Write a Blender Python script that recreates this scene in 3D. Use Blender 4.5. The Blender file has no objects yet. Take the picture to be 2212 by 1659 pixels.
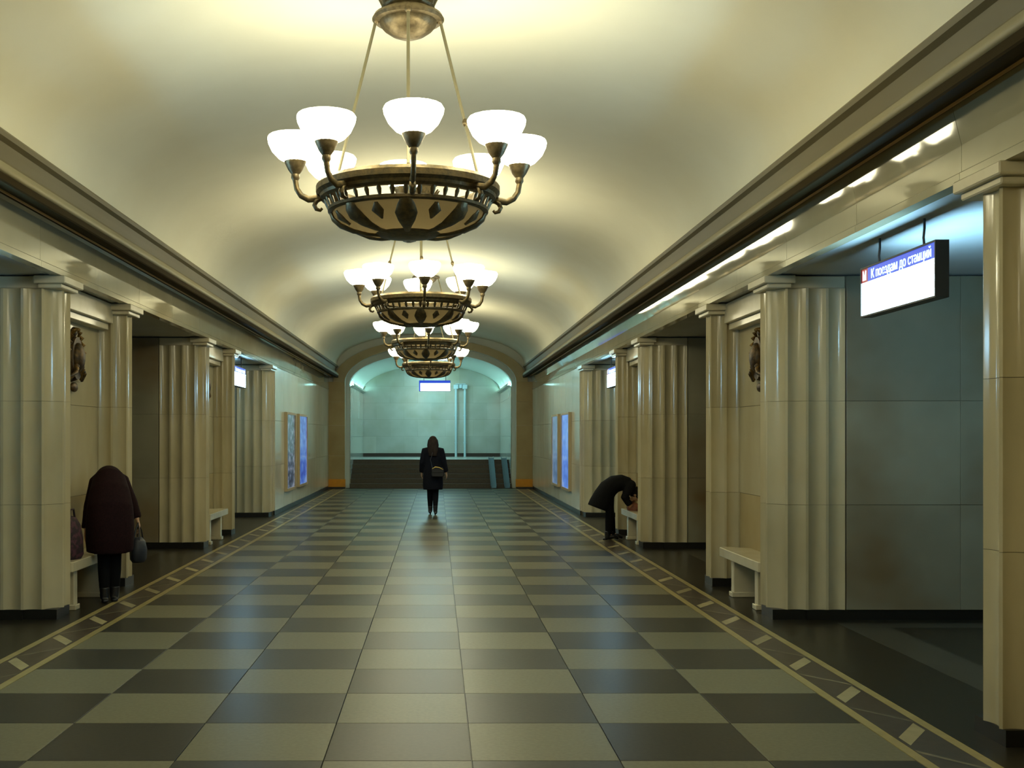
import bpy, bmesh, math, random
from mathutils import Vector, Matrix
R = random.Random(7)
PI = math.pi
sc = bpy.context.scene
COL = sc.collection

# ------------------------------------------------------------------ camera, world, exposure
CAMX, CAMZ, FPX = 0.20, 1.65, 2450.0
cam_d = bpy.data.cameras.new('camera')
cam_d.sensor_width = 36.0
cam_d.lens = 36.0 * FPX / 2212.0
cam_d.shift_x = (1106 - 944) / 2212.0
cam_d.shift_y = (941 - 829.5) / 2212.0
cam_d.clip_start = 0.05
cam_d.clip_end = 200
cam = bpy.data.objects.new('camera', cam_d)
cam.location = (CAMX, 0, CAMZ)
cam.rotation_euler = (PI / 2, 0, 0)
COL.objects.link(cam)
sc.camera = cam
w = bpy.data.worlds.new('world')
sc.world = w
w.use_nodes = True
w.node_tree.nodes['Background'].inputs[0].default_value = (0.9, 0.85, 0.6, 1)
w.node_tree.nodes['Background'].inputs[1].default_value = 0.0
vs = sc.view_settings
vs.view_transform = 'Standard'
vs.look = 'None'
vs.gamma = 1.0
vs.use_curve_mapping = False
vs.exposure = 0.0
cy = sc.cycles
cy.use_light_tree = False
cy.max_bounces = 5
cy.diffuse_bounces = 4
cy.glossy_bounces = 2
cy.transmission_bounces = 2
cy.caustics_reflective = False
cy.caustics_refractive = False
LAMP = 16.8           # radiance of the opal glass bowls
LAMPCOL = (1.0, 0.92, 0.60)
SIGN = 36.0           # radiance of the hanging light boxes
COVE = 26.0          # radiance of the fluorescent tubes above the stairs

# ------------------------------------------------------------------ measures of the hall
HW = 3.16            # half width between the pylon faces
MOD, Y0, PL = 6.4, 10.14, 2.64
YBK = -8.0          # the hall goes on behind the viewer to here
YEND = 35.2
ZCAP, ZENT, ZCOR, ZSPR, ZAPX = 2.97, 3.08, 3.50, 3.85, 4.80
LIP = 2.85

# ------------------------------------------------------------------ materials
def mat(name, base, rough=0.5, metal=0.0, base2=None, scale=4.0, detail=3.0, bump=0.0, bscale=60.0,
        rnd=0.0, spec=0.5, stretch=(1, 1, 1), lo=0.35, hi=0.65, emit=None, emits=0.0, stain=None, sscale=1.2, slo=0.5, shi=0.75):
    m = bpy.data.materials.new(name)
    m.use_nodes = True
    nt = m.node_tree
    N, L = nt.nodes, nt.links
    b = N['Principled BSDF']
    b.inputs['Roughness'].default_value = rough
    b.inputs['Metallic'].default_value = metal
    b.inputs['Specular IOR Level'].default_value = spec
    b.inputs['Base Color'].default_value = (*base, 1)
    tc = N.new('ShaderNodeTexCoord')
    col = None
    geo = N.new('ShaderNodeNewGeometry')
    if base2 is not None:
        mp = N.new('ShaderNodeMapping')
        mp.inputs['Scale'].default_value = stretch
        L.new(geo.outputs['Position'], mp.inputs['Vector'])
        n = N.new('ShaderNodeTexNoise')
        n.inputs['Scale'].default_value = scale
        n.inputs['Detail'].default_value = detail
        L.new(mp.outputs[0], n.inputs['Vector'])
        cr = N.new('ShaderNodeValToRGB')
        cr.color_ramp.elements[0].position = lo
        cr.color_ramp.elements[1].position = hi
        cr.color_ramp.elements[0].color = (*base, 1)
        cr.color_ramp.elements[1].color = (*base2, 1)
        L.new(n.outputs['Fac'], cr.inputs[0])
        col = cr.outputs[0]
    if stain is not None:
        n2 = N.new('ShaderNodeTexNoise')
        n2.inputs['Scale'].default_value = sscale
        n2.inputs['Detail'].default_value = 3
        L.new(geo.outputs['Position'], n2.inputs['Vector'])
        c2 = N.new('ShaderNodeValToRGB')
        c2.color_ramp.elements[0].position = slo
        c2.color_ramp.elements[1].position = shi
        L.new(n2.outputs['Fac'], c2.inputs[0])
        mx = N.new('ShaderNodeMixRGB')
        L.new(c2.outputs[0], mx.inputs[0])
        if col: L.new(col, mx.inputs[1])
        else: mx.inputs[1].default_value = (*base, 1)
        mx.inputs[2].default_value = (*stain, 1)
        col = mx.outputs[0]
    if rnd > 0:
        oi = N.new('ShaderNodeObjectInfo')
        mr = N.new('ShaderNodeMapRange')
        mr.inputs[3].default_value = 1 - rnd
        mr.inputs[4].default_value = 1 + rnd
        L.new(oi.outputs['Random'], mr.inputs[0])
        hs = N.new('ShaderNodeHueSaturation')
        L.new(mr.outputs[0], hs.inputs['Value'])
        if col: L.new(col, hs.inputs['Color'])
        else: hs.inputs['Color'].default_value = (*base, 1)
        col = hs.outputs[0]
    if col: L.new(col, b.inputs['Base Color'])
    if bump > 0:
        nb = N.new('ShaderNodeTexNoise')
        nb.inputs['Scale'].default_value = bscale
        nb.inputs['Detail'].default_value = 4
        L.new(geo.outputs['Position'], nb.inputs['Vector'])
        bp = N.new('ShaderNodeBump')
        bp.inputs['Strength'].default_value = bump
        bp.inputs['Distance'].default_value = 0.01
        L.new(nb.outputs['Fac'], bp.inputs['Height'])
        L.new(bp.outputs[0], b.inputs['Normal'])
    if emit is not None:
        b.inputs['Emission Color'].default_value = (*emit, 1)
        b.inputs['Emission Strength'].default_value = emits
    return m

M = {}
M['marble'] = mat('cream_marble', (.55, .487, .322), .15, base2=(0.4417, 0.3813, 0.2325), scale=1.6, rnd=.06, stretch=(1, 1, .5),
                  stain=(.47, .385, .215), sscale=.9, slo=.56, shi=.85, spec=.55)
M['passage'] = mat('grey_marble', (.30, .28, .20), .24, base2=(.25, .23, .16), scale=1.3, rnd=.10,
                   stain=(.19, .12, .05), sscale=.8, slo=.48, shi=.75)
M['niche'] = mat('ochre_niche_marble', (.47, .375, .20), .2, base2=(.41, .315, .155), scale=1.5, rnd=.08)
M['cap'] = mat('pale_capital_marble', (.66, .60, .44), .22, base2=(.58, .51, .35), scale=3, rnd=.04)
M['fascia'] = mat('polished_fascia_marble', (.47, .43, .295), .04, base2=(.41, .37, .24), scale=1.1, rnd=.05, spec=.6)
M['wallslab'] = mat('far_wall_marble', (.72, .69, .56), .12, base2=(.64, .61, .48), scale=1.0, rnd=.06, spec=.6)
M['portal'] = mat('ochre_marble', (.50, .38, .18), .30, base2=(.43, .31, .13), scale=1.4, rnd=.05)
M['ring'] = mat('ochre_plaster', (.52, .42, .24), .5, base2=(.47, .37, .19), scale=2)
M['amber'] = mat('amber_plinth', (.85, .36, .02), .35, base2=(.7, .28, .02), scale=3)
M['plinth'] = mat('black_granite', (.012, .011, .009), .35)
M['plaster'] = mat('vault_plaster', (.86, .835, .69), .8, base2=(.83, .80, .65), scale=1.2)
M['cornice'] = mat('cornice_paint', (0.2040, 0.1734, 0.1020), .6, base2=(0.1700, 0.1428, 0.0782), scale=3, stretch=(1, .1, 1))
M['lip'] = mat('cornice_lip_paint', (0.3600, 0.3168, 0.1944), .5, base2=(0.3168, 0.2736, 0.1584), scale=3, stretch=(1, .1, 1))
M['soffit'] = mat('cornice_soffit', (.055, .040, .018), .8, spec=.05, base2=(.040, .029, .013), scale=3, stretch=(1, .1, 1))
M['gilt'] = mat('gilt_bead', (.50, .28, .06), .35, metal=.5)
M['back'] = mat('rough_backing', (.26, .24, .17), .7, base2=(.22, .20, .14), scale=2)
M['soff2'] = mat('passage_soffit_plaster', (.62, .63, .62), .7, base2=(.57, .58, .57), scale=2)
M['tile_l'] = mat('light_granite', (0.1849, 0.1720, 0.1049), .34, base2=(0.1548, 0.1419, 0.0860), scale=40, rnd=.08, spec=.17)
M['tile_d'] = mat('dark_granite', (0.0546, 0.0510, 0.0370), .32, base2=(0.0422, 0.0396, 0.0290), scale=40, rnd=.14, spec=.17)
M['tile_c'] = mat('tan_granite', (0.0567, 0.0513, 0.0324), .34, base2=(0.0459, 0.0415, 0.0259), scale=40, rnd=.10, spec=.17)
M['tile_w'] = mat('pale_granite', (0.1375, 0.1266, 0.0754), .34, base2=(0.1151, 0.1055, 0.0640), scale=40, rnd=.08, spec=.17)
M['floor'] = mat('charcoal_granite', (0.0247, 0.0218, 0.0142), .30, base2=(0.0181, 0.0162, 0.0104), scale=40, spec=.2)
M['band'] = mat('grey_granite_band', (.065, .062, .046), .32, base2=(.054, .051, .038), scale=40, spec=.2)
M['strip'] = mat('ochre_stone_strip', (.38, .31, .125), .30, base2=(.32, .255, .095), scale=8)
M['bar'] = mat('cream_stone_inlay', (.40, .345, .18), .30, base2=(.33, .28, .14), scale=10, rnd=.2)
M['inlay'] = mat('brown_stone_inlay', (.072, .055, .038), .30, base2=(.05, .038, .027), scale=12)
M['diag'] = mat('taupe_stone_inlay', (.19, .165, .10), .30, base2=(.12, .105, .065), scale=10, rnd=.2)
M['step'] = mat('dark_step_granite', (0.0900, 0.0744, 0.0504), .38, base2=(0.0696, 0.0576, 0.0384), scale=30)
M['nose'] = mat('worn_step_edge', (.085, .075, .06), .4)
M['landing'] = mat('landing_granite', (.30, .31, .28), .25, base2=(.26, .27, .24), scale=20)
M['endwall'] = mat('end_wall_marble', (.52, .53, .47), .14, base2=(.44, .44, .37), scale=1.2, rnd=.07,
                   stain=(.36, .33, .2), sscale=.7, slo=.5, shi=.85, spec=.6)
M['endplaster'] = mat('end_vault_plaster', (.66, .68, .62), .6)
M['bronze'] = mat('dark_bronze', (.085, .068, .038), .42, metal=.65, base2=(.16, .115, .05), scale=30, bump=.3, bscale=45)
M['bronze2'] = mat('warm_bronze', (.17, .13, .07), .42, metal=.6, base2=(.10, .075, .038), scale=30, bump=.3, bscale=45)
M['rod'] = mat('dull_rod_metal', (.20, .18, .11), .5, metal=.3)
M['emblem'] = mat('emblem_bronze', (.045, .032, .018), .45, metal=.6, base2=(.12, .07, .025), scale=25, bump=.3, bscale=40)
M['gold'] = mat('emblem_gilding', (0.2100, 0.1200, 0.0300), .4, metal=.7, base2=(0.1250, 0.0700, 0.0175), scale=20)
M['steel'] = mat('sign_steel', (.035, .033, .032), .5, metal=.2)
M['bench'] = mat('bench_marble', (.62, .56, .40), .2, base2=(.54, .48, .32), scale=3)
M['pipe'] = mat('pale_pipe_paint', (.55, .68, .72), .4)
M['channel'] = mat('ramp_steel', (.075, .11, .13), .45, metal=.2)
M['posterframe'] = mat('poster_frame', (.50, .40, .24), .4)
M['skin'] = mat('skin', (.55, .33, .20), .55, base2=(.50, .29, .17), scale=20)
M['hair'] = mat('dark_brown_hair', (.018, .012, .009), .55, base2=(.03, .02, .014), scale=40, stretch=(1, 1, .05), spec=.08)
M['hair2'] = mat('black_hair', (.012, .010, .009), .55, base2=(.02, .016, .013), scale=40, stretch=(1, 1, .05), spec=.08)
M['coat_m'] = mat('dark_maroon_wool', (.022, .009, .010), .85, base2=(.015, .007, .008), scale=60, bump=.2, bscale=150, spec=.08)
M['coat_b'] = mat('black_wool', (.010, .010, .014), .85, base2=(.007, .007, .009), scale=60, bump=.2, bscale=150, spec=.08)
M['coat_c'] = mat('charcoal_wool', (.012, .012, .013), .85, base2=(.009, .009, .010), scale=60, bump=.2, bscale=150, spec=.08)
M['trouser'] = mat('black_trousers', (.006, .006, .007), .8, spec=.08)
M['leather'] = mat('black_leather', (.008, .008, .010), .35)
M['bluebag'] = mat('navy_bag', (.018, .022, .035), .6, base2=(.010, .012, .02), scale=14)
M['purple'] = mat('maroon_print_bag', (.075, .022, .038), .75, base2=(.02, .010, .014), scale=22, lo=.45, hi=.55)
M['red'] = mat('red_brown_bag', (.22, .07, .04), .6, base2=(.15, .045, .025), scale=12)
M['collar'] = mat('pale_collar', (.35, .32, .22), .7)
M['goldchain'] = mat('gold_chain', (.55, .40, .12), .35, metal=.8)

def emat(name, col, s, samp='FRONT', base=(.8, .8, .75)):
    m = bpy.data.materials.new(name)
    m.use_nodes = True
    nt = m.node_tree
    b = nt.nodes['Principled BSDF']
    b.inputs['Base Color'].default_value = (*base, 1)
    b.inputs['Roughness'].default_value = .4
    b.inputs['Emission Color'].default_value = (*col, 1)
    b.inputs['Emission Strength'].default_value = s
    m.cycles.emission_sampling = samp
    return m
M['lamp'] = emat('lit_opal_glass', LAMPCOL, LAMP)
M['signlit'] = emat('lit_sign_panel', (.36, .73, 1.0), SIGN)
M['signblue'] = emat('lit_sign_blue', (.02, .07, .62), 1.0, 'NONE', (.01, .03, .25))
M['signtext'] = emat('lit_sign_lettering', (.62, .86, 1.0), 1.3, 'NONE')
M['signred'] = emat('lit_sign_red', (.55, .04, .05), .5, 'NONE', (.2, .01, .01))
M['endlit'] = emat('lit_end_sign', (.75, .9, 1.0), 4.0, 'NONE')
M['tube'] = emat('fluorescent_tube', (.42, 1.0, .95), COVE)

M['fill_diffuser'] = emat('lit_fill_diffuser', (.46, .93, 1.0), 36.0)  # glow of the fill lamps added in the stair room

def glass_mat():
    m = bpy.data.materials.new('frosted_amber_glass')
    m.use_nodes = True
    nt = m.node_tree
    N, L = nt.nodes, nt.links
    for n in list(N): N.remove(n)
    o = N.new('ShaderNodeOutputMaterial')
    d = N.new('ShaderNodeBsdfDiffuse'); d.inputs[0].default_value = (.12, .09, .045, 1)
    t = N.new('ShaderNodeBsdfTranslucent'); t.inputs[0].default_value = (.16, .12, .06, 1)
    g = N.new('ShaderNodeBsdfGlossy'); g.inputs['Roughness'].default_value = .2
    a = N.new('ShaderNodeMixShader'); a.inputs[0].default_value = .5
    b = N.new('ShaderNodeMixShader'); b.inputs[0].default_value = .08
    geo = N.new('ShaderNodeNewGeometry')
    L.new(d.outputs[0], a.inputs[1]); L.new(t.outputs[0], a.inputs[2])
    L.new(a.outputs[0], b.inputs[1]); L.new(g.outputs[0], b.inputs[2])
    L.new(b.outputs[0], o.inputs[0])
    return m
M['glass'] = glass_mat()

def poster_mat(name, c1, c2, c3, s, sc1=3.0, bands=7.0):
    """printed sheet lit from behind: soft blocks of colour down its height"""
    m = bpy.data.materials.new(name)
    m.use_nodes = True
    nt = m.node_tree
    N, L = nt.nodes, nt.links
    b = N['Principled BSDF']
    tc = N.new('ShaderNodeTexCoord')
    mp = N.new('ShaderNodeMapping'); mp.inputs['Scale'].default_value = (1, sc1 * .4, sc1)
    L.new(tc.outputs['Object'], mp.inputs['Vector'])
    n = N.new('ShaderNodeTexNoise'); n.inputs['Scale'].default_value = 1.6; n.inputs['Detail'].default_value = 3
    L.new(mp.outputs[0], n.inputs['Vector'])
    cr = N.new('ShaderNodeValToRGB')
    e = cr.color_ramp.elements
    e[0].position = .35; e[0].color = (*c1, 1)
    e[1].position = .66; e[1].color = (*c3, 1)
    k = e.new(.5); k.color = (*c2, 1)
    L.new(n.outputs['Fac'], cr.inputs[0])
    L.new(cr.outputs[0], b.inputs['Emission Color'])
    b.inputs['Emission Strength'].default_value = s
    b.inputs['Base Color'].default_value = (.05, .05, .06, 1)
    m.cycles.emission_sampling = 'NONE'
    b.inputs['Roughness'].default_value = .15
    return m
M['post1'] = poster_mat('poster_bright_blue', (.10, .24, .80), (.13, .33, 1.0), (.28, .48, 1.0), .62)
M['post2'] = poster_mat('poster_steel_blue', (.10, .20, .36), (.17, .30, .52), (.28, .42, .66), .5)
M['post3'] = poster_mat('poster_photo', (.035, .05, .09), (.12, .18, .26), (.42, .48, .62), .42, 4.5)
M['post4'] = poster_mat('poster_deep_blue', (.05, .12, .62), (.10, .25, .85), (.26, .45, .95), .5)

# ------------------------------------------------------------------ mesh helpers
class MB:
    def __init__(s): s.v, s.f = [], []
    def add(s, vs_, fs):
        o = len(s.v)
        s.v += [tuple(p) for p in vs_]
        s.f += [tuple(i + o for i in f) for f in fs]
        return s
    def box(s, x0, x1, y0, y1, z0, z1):
        if x0 > x1: x0, x1 = x1, x0
        return s.add([(x0, y0, z0), (x1, y0, z0), (x1, y1, z0), (x0, y1, z0), (x0, y0, z1), (x1, y0, z1), (x1, y1, z1), (x0, y1, z1)],
                     [(3, 2, 1, 0), (4, 5, 6, 7), (0, 1, 5, 4), (1, 2, 6, 5), (2, 3, 7, 6), (3, 0, 4, 7)])
    def prism(s, poly, fn0, fn1):
        """poly of 2D points; fn0, fn1 turn a point into the 3D start and end position"""
        n = len(poly)
        a = [fn0(p) for p in poly]; b = [fn1(p) for p in poly]
        fs = [tuple(range(n - 1, -1, -1)), tuple(range(n, 2 * n))]
        fs += [(i, (i + 1) % n, n + (i + 1) % n, n + i) for i in range(n)]
        return s.add(a + b, fs)
    def lathe(s, prof, seg=24, c=(0, 0, 0), a0=0.0, a1=2 * PI):
        full = abs(a1 - a0 - 2 * PI) < 1e-6
        k = seg if full else seg + 1
        vs_, fs = [], []
        for r, z in prof:
            for i in range(k):
                a = a0 + (a1 - a0) * i / seg
                vs_.append((c[0] + r * math.cos(a), c[1] + r * math.sin(a), c[2] + z))
        for j in range(len(prof) - 1):
            for i in range(seg):
                i2 = (i + 1) % k
                fs.append((j * k + i, j * k + i2, (j + 1) * k + i2, (j + 1) * k + i))
        return s.add(vs_, fs)
    def tube(s, pts, rad, seg=10, side=None, cap=True):
        """loft of ellipses; rad = list of r or (r_side, r_other)"""
        pts = [Vector(p) for p in pts]
        n = len(pts)
        rad = [(r, r) if not isinstance(r, (tuple, list)) else r for r in rad]
        vs_, fs = [], []
        prev = None
        for i, p in enumerate(pts):
            t = (pts[min(i + 1, n - 1)] - pts[max(i - 1, 0)])
            if t.length < 1e-7: t = Vector((0, 0, 1))
            t.normalize()
            if side is not None: a = Vector(side)
            elif prev is not None: a = prev.copy()
            else: a = Vector((1, 0, 0)) if abs(t.x) < .9 else Vector((0, 1, 0))
            a = a - t * a.dot(t)
            if a.length < 1e-4: a = Vector((0, 1, 0)) - t * t.y
            a.normalize(); prev = a
            b = t.cross(a)
            for k in range(seg):
                an = 2 * PI * k / seg
                vs_.append(p + a * (math.cos(an) * rad[i][0]) + b * (math.sin(an) * rad[i][1]))
        for i in range(n - 1):
            for k in range(seg):
                k2 = (k + 1) % seg
                fs.append((i * seg + k, i * seg + k2, (i + 1) * seg + k2, (i + 1) * seg + k))
        if cap:
            fs.append(tuple(range(seg - 1, -1, -1)))
            fs.append(tuple((n - 1) * seg + k for k in range(seg)))
        return s.add(vs_, fs)
    def ball(s, c, r, seg=14, rings=9, rot=None):
        if not isinstance(r, (tuple, list)): r = (r, r, r)
        vs_, fs = [], []
        c = Vector(c)
        for j in range(1, rings):
            th = PI * j / rings
            for i in range(seg):
                a = 2 * PI * i / seg
                p = Vector((r[0] * math.sin(th) * math.cos(a), r[1] * math.sin(th) * math.sin(a), r[2] * math.cos(th)))
                if rot: p = rot @ p
                vs_.append(c + p)
        t0, t1 = Vector((0, 0, r[2])), Vector((0, 0, -r[2]))
        if rot: t0, t1 = rot @ t0, rot @ t1
        vs_ += [c + t0, c + t1]
        top, bot = len(vs_) - 2, len(vs_) - 1
        for j in range(rings - 2):
            for i in range(seg):
                i2 = (i + 1) % seg
                fs.append((j * seg + i, (j + 1) * seg + i, (j + 1) * seg + i2, j * seg + i2))
        for i in range(seg):
            i2 = (i + 1) % seg
            fs.append((top, i, i2))
            fs.append((bot, (rings - 2) * seg + i2, (rings - 2) * seg + i))
        return s.add(vs_, fs)
    def mesh(s, name, material, smooth=None, bevel=0.0):
        me = bpy.data.meshes.new(name)
        me.from_pydata(s.v, [], s.f)
        bm = bmesh.new(); bm.from_mesh(me)
        bmesh.ops.recalc_face_normals(bm, faces=bm.faces)
        if bevel > 0:
            bmesh.ops.bevel(bm, geom=list(bm.edges), offset=bevel, segments=1, affect='EDGES', clamp_overlap=True)
        bm.to_mesh(me); bm.free()
        if material: me.materials.append(M[material])
        if smooth is not None:
            for p in me.polygons: p.use_smooth = True
            me.set_sharp_from_angle(angle=math.radians(smooth))
        return me
    def build(s, name, material, parent=None, smooth=None, bevel=0.0, loc=None, rz=0.0):
        return link(name, s.mesh(name, material, smooth, bevel), parent, loc, rz)

def link(name, me, parent=None, loc=None, rz=0.0):
    o = bpy.data.objects.new(name, me)
    COL.objects.link(o)
    if parent: o.parent = parent
    if loc is not None: o.location = loc
    o.rotation_euler = (0, 0, rz)
    return o

def tag(o, label, cat=None, group=None, kind=None):
    if label: o['label'] = label
    if cat: o['category'] = cat
    if group: o['group'] = group
    if kind: o['kind'] = kind
    return o

def thing(name, label, cat, loc=(0, 0, 0), rz=0.0, group=None, kind=None):
    o = bpy.data.objects.new(name, None)
    o.empty_display_size = .2
    COL.objects.link(o)
    o.location = loc
    o.rotation_euler = (0, 0, rz)
    return tag(o, label, cat, group, kind)

def copy_tree(o, parent=None):
    c = o.copy()
    COL.objects.link(c)
    c.parent = parent
    for ch in list(o.children): copy_tree(ch, c)
    return c

# ------------------------------------------------------------------ floor
fl = MB().box(-6.4, 6.4, YBK, YEND + .3, -.25, -.012).build('floor', 'floor')
tag(fl, 'dark charcoal granite floor with checkered tile field down the hall', None, None, 'structure')
# side bands of charcoal granite, from the border to the pylons and through the passages
TW, YB = .753, 6.51
TX = 7 * TW / 2
for s in (-1, 1):
    MB().box(s * 3.02, s * 6.3, YBK, YEND + .25, -.011, 0).build('side_paving', 'floor', fl)
def tile_mesh(nm, m):
    g = .0025
    return MB().box(-TW / 2 + g, TW / 2 - g, -TW / 2 + g, TW / 2 - g, -.011, 0).mesh(nm, m, bevel=.0015)
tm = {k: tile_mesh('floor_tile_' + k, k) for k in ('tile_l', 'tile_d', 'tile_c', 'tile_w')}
for k in range(-3, 38):
    for c in range(7):
        # row k = 0 spans 6.51 .. 7.26 m and has a light centre tile
        if k % 2 == 0: d = (c - 3) % 2 != 0
        else: d = (c - 3) % 2 == 0
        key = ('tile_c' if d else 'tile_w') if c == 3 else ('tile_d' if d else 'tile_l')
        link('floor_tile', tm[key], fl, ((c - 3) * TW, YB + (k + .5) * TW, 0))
rest = MB()
for k in range(-19, -3):
    for c in range(7):
        x, y = (c - 3) * TW, YB + (k + .5) * TW
        rest.box(x - TW / 2 + .003, x + TW / 2 - .003, y - TW / 2 + .003, y + TW / 2 - .003, -.011, 0)
tag(rest.build('floor_tile_field', 'tile_l', fl), None, None, None, 'stuff')
ylast = YB + 38 * TW
MB().box(-TX, TX, ylast, YEND + .25, -.011, 0).build('edge_paving', 'tile_d', fl)
# inlaid border each side
def inlay(nm, m, poly, q):
    return MB().prism([(q * x, y) for x, y in poly], lambda p: (p[0], p[1], -.009), lambda p: (p[0], p[1], .0004)).mesh(nm, m)
bar_me = {q: inlay('inlay_bar', 'bar', [(-.105, -.235), (-.105, -.075), (.105, .235), (.105, .075)], q) for q in (-1, 1)}
dia_me = {q: inlay('inlay_diagonal', 'diag', [(-.122, .19), (-.122, .14), (.122, -.20), (.122, -.15)], q) for q in (-1, 1)}
for s in (-1, 1):
    MB().box(s * (TX + .002), s * (TX + .062), YBK, YEND + .25, -.011, .0002).build('border_strip', 'strip', fl)
    MB().box(s * 2.958, s * 3.018, YBK, YEND + .25, -.011, .0002).build('border_strip', 'strip', fl)
    MB().box(s * (TX + .064), s * 2.956, YBK, YEND + .25, -.011, 0).build('border_ground', 'inlay', fl)
    xc = s * (TX + .062 + 2.958) / 2
    for k in range(0, 31):
        y = 5.31 + .965 * k
        link('inlay_bar', bar_me[s], fl, (xc, y, 0))
        link('inlay_diagonal', dia_me[s], fl, (xc, y + .45, 0))
# lighter bands framing the passage floors
for k in (-1, 0, 1):
    ya = Y0 + k * MOD + PL if k >= -1 else 0
    a, b = ya + .05, ya + MOD - PL - .05
    for s in (-1, 1):
        x0, x1 = 3.72, 4.10
        MB().box(s * x0, s * x1, a + .35, b - .35, -.009, .0004).build('floor_band', 'band', fl)
        MB().box(s * x0, s * 6.2, b - .35, b - .12, -.009, .0004).build('floor_band', 'band', fl)
        MB().box(s * x0, s * 6.2, a + .12, a + .35, -.009, .0004).build('floor_band', 'band', fl)

# ------------------------------------------------------------------ vault
def vault_pts(n=40, hw=LIP + .06, zs=ZSPR - .03, za=ZAPX, p=2.15):
    out = []
    for i in range(n + 1):
        a = PI * i / n
        c, s_ = math.cos(a), math.sin(a)
        x = hw * math.copysign(abs(c) ** (2 / p), c)
        z = zs + (za - zs) * abs(s_) ** (2 / p)
        out.append((x, z))
    return out
vb = MB()
vp = vault_pts()
ny = 2
vv = []
for (x, z) in vp: vv.append((x, YBK, z))
for (x, z) in vp: vv.append((x, YEND + .05, z))
for (x, z) in vp: vv.append((x * 1.03, YBK, z + .12))
for (x, z) in vp: vv.append((x * 1.03, YEND + .05, z + .12))
n = len(vp)
ff = []
for i in range(n - 1):
    ff.append((i, i + 1, n + i + 1, n + i))
    ff.append((2 * n + i, 3 * n + i, 3 * n + i + 1, 2 * n + i + 1))
    ff.append((i, 2 * n + i, 2 * n + i + 1, i + 1))
    ff.append((n + i, n + i + 1, 3 * n + i + 1, 3 * n + i))
ff.append((0, n, 3 * n, 2 * n)); ff.append((n - 1, 2 * n - 1 + 0, 4 * n - 1, 3 * n - 1))
vb.add(vv, ff)
ceil = vb.build('ceiling', 'plaster', smooth=40)
tag(ceil, 'pale plaster barrel vault over the central hall', None, None, 'structure')

# ------------------------------------------------------------------ cornices
def extr(mb, poly, s, y0, y1):
    return mb.prism(poly, lambda p: (s * p[0], y0, p[1]), lambda p: (s * p[0], y1, p[1]))
for i, (s, nm) in enumerate(((-1, 'left'), (1, 'right'))):
    ya, yb = YBK, YEND + .02
    # painted frieze above the lip
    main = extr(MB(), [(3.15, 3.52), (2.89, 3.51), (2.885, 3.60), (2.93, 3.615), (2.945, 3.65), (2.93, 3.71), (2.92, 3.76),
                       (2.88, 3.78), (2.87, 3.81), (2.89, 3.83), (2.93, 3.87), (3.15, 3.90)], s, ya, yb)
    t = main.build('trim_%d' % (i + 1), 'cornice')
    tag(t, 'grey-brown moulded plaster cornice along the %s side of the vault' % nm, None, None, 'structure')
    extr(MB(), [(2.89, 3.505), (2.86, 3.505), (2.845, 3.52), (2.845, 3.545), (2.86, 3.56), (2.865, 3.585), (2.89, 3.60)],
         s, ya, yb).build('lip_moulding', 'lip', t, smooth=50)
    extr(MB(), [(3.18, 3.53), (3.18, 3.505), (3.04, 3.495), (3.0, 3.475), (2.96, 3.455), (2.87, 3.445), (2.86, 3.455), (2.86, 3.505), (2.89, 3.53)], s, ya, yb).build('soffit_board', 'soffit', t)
    extr(MB(), [(3.095, 3.502), (3.085, 3.488), (3.07, 3.488), (3.06, 3.50)], s, ya, yb).build('gilt_bead', 'gilt', t)

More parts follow.
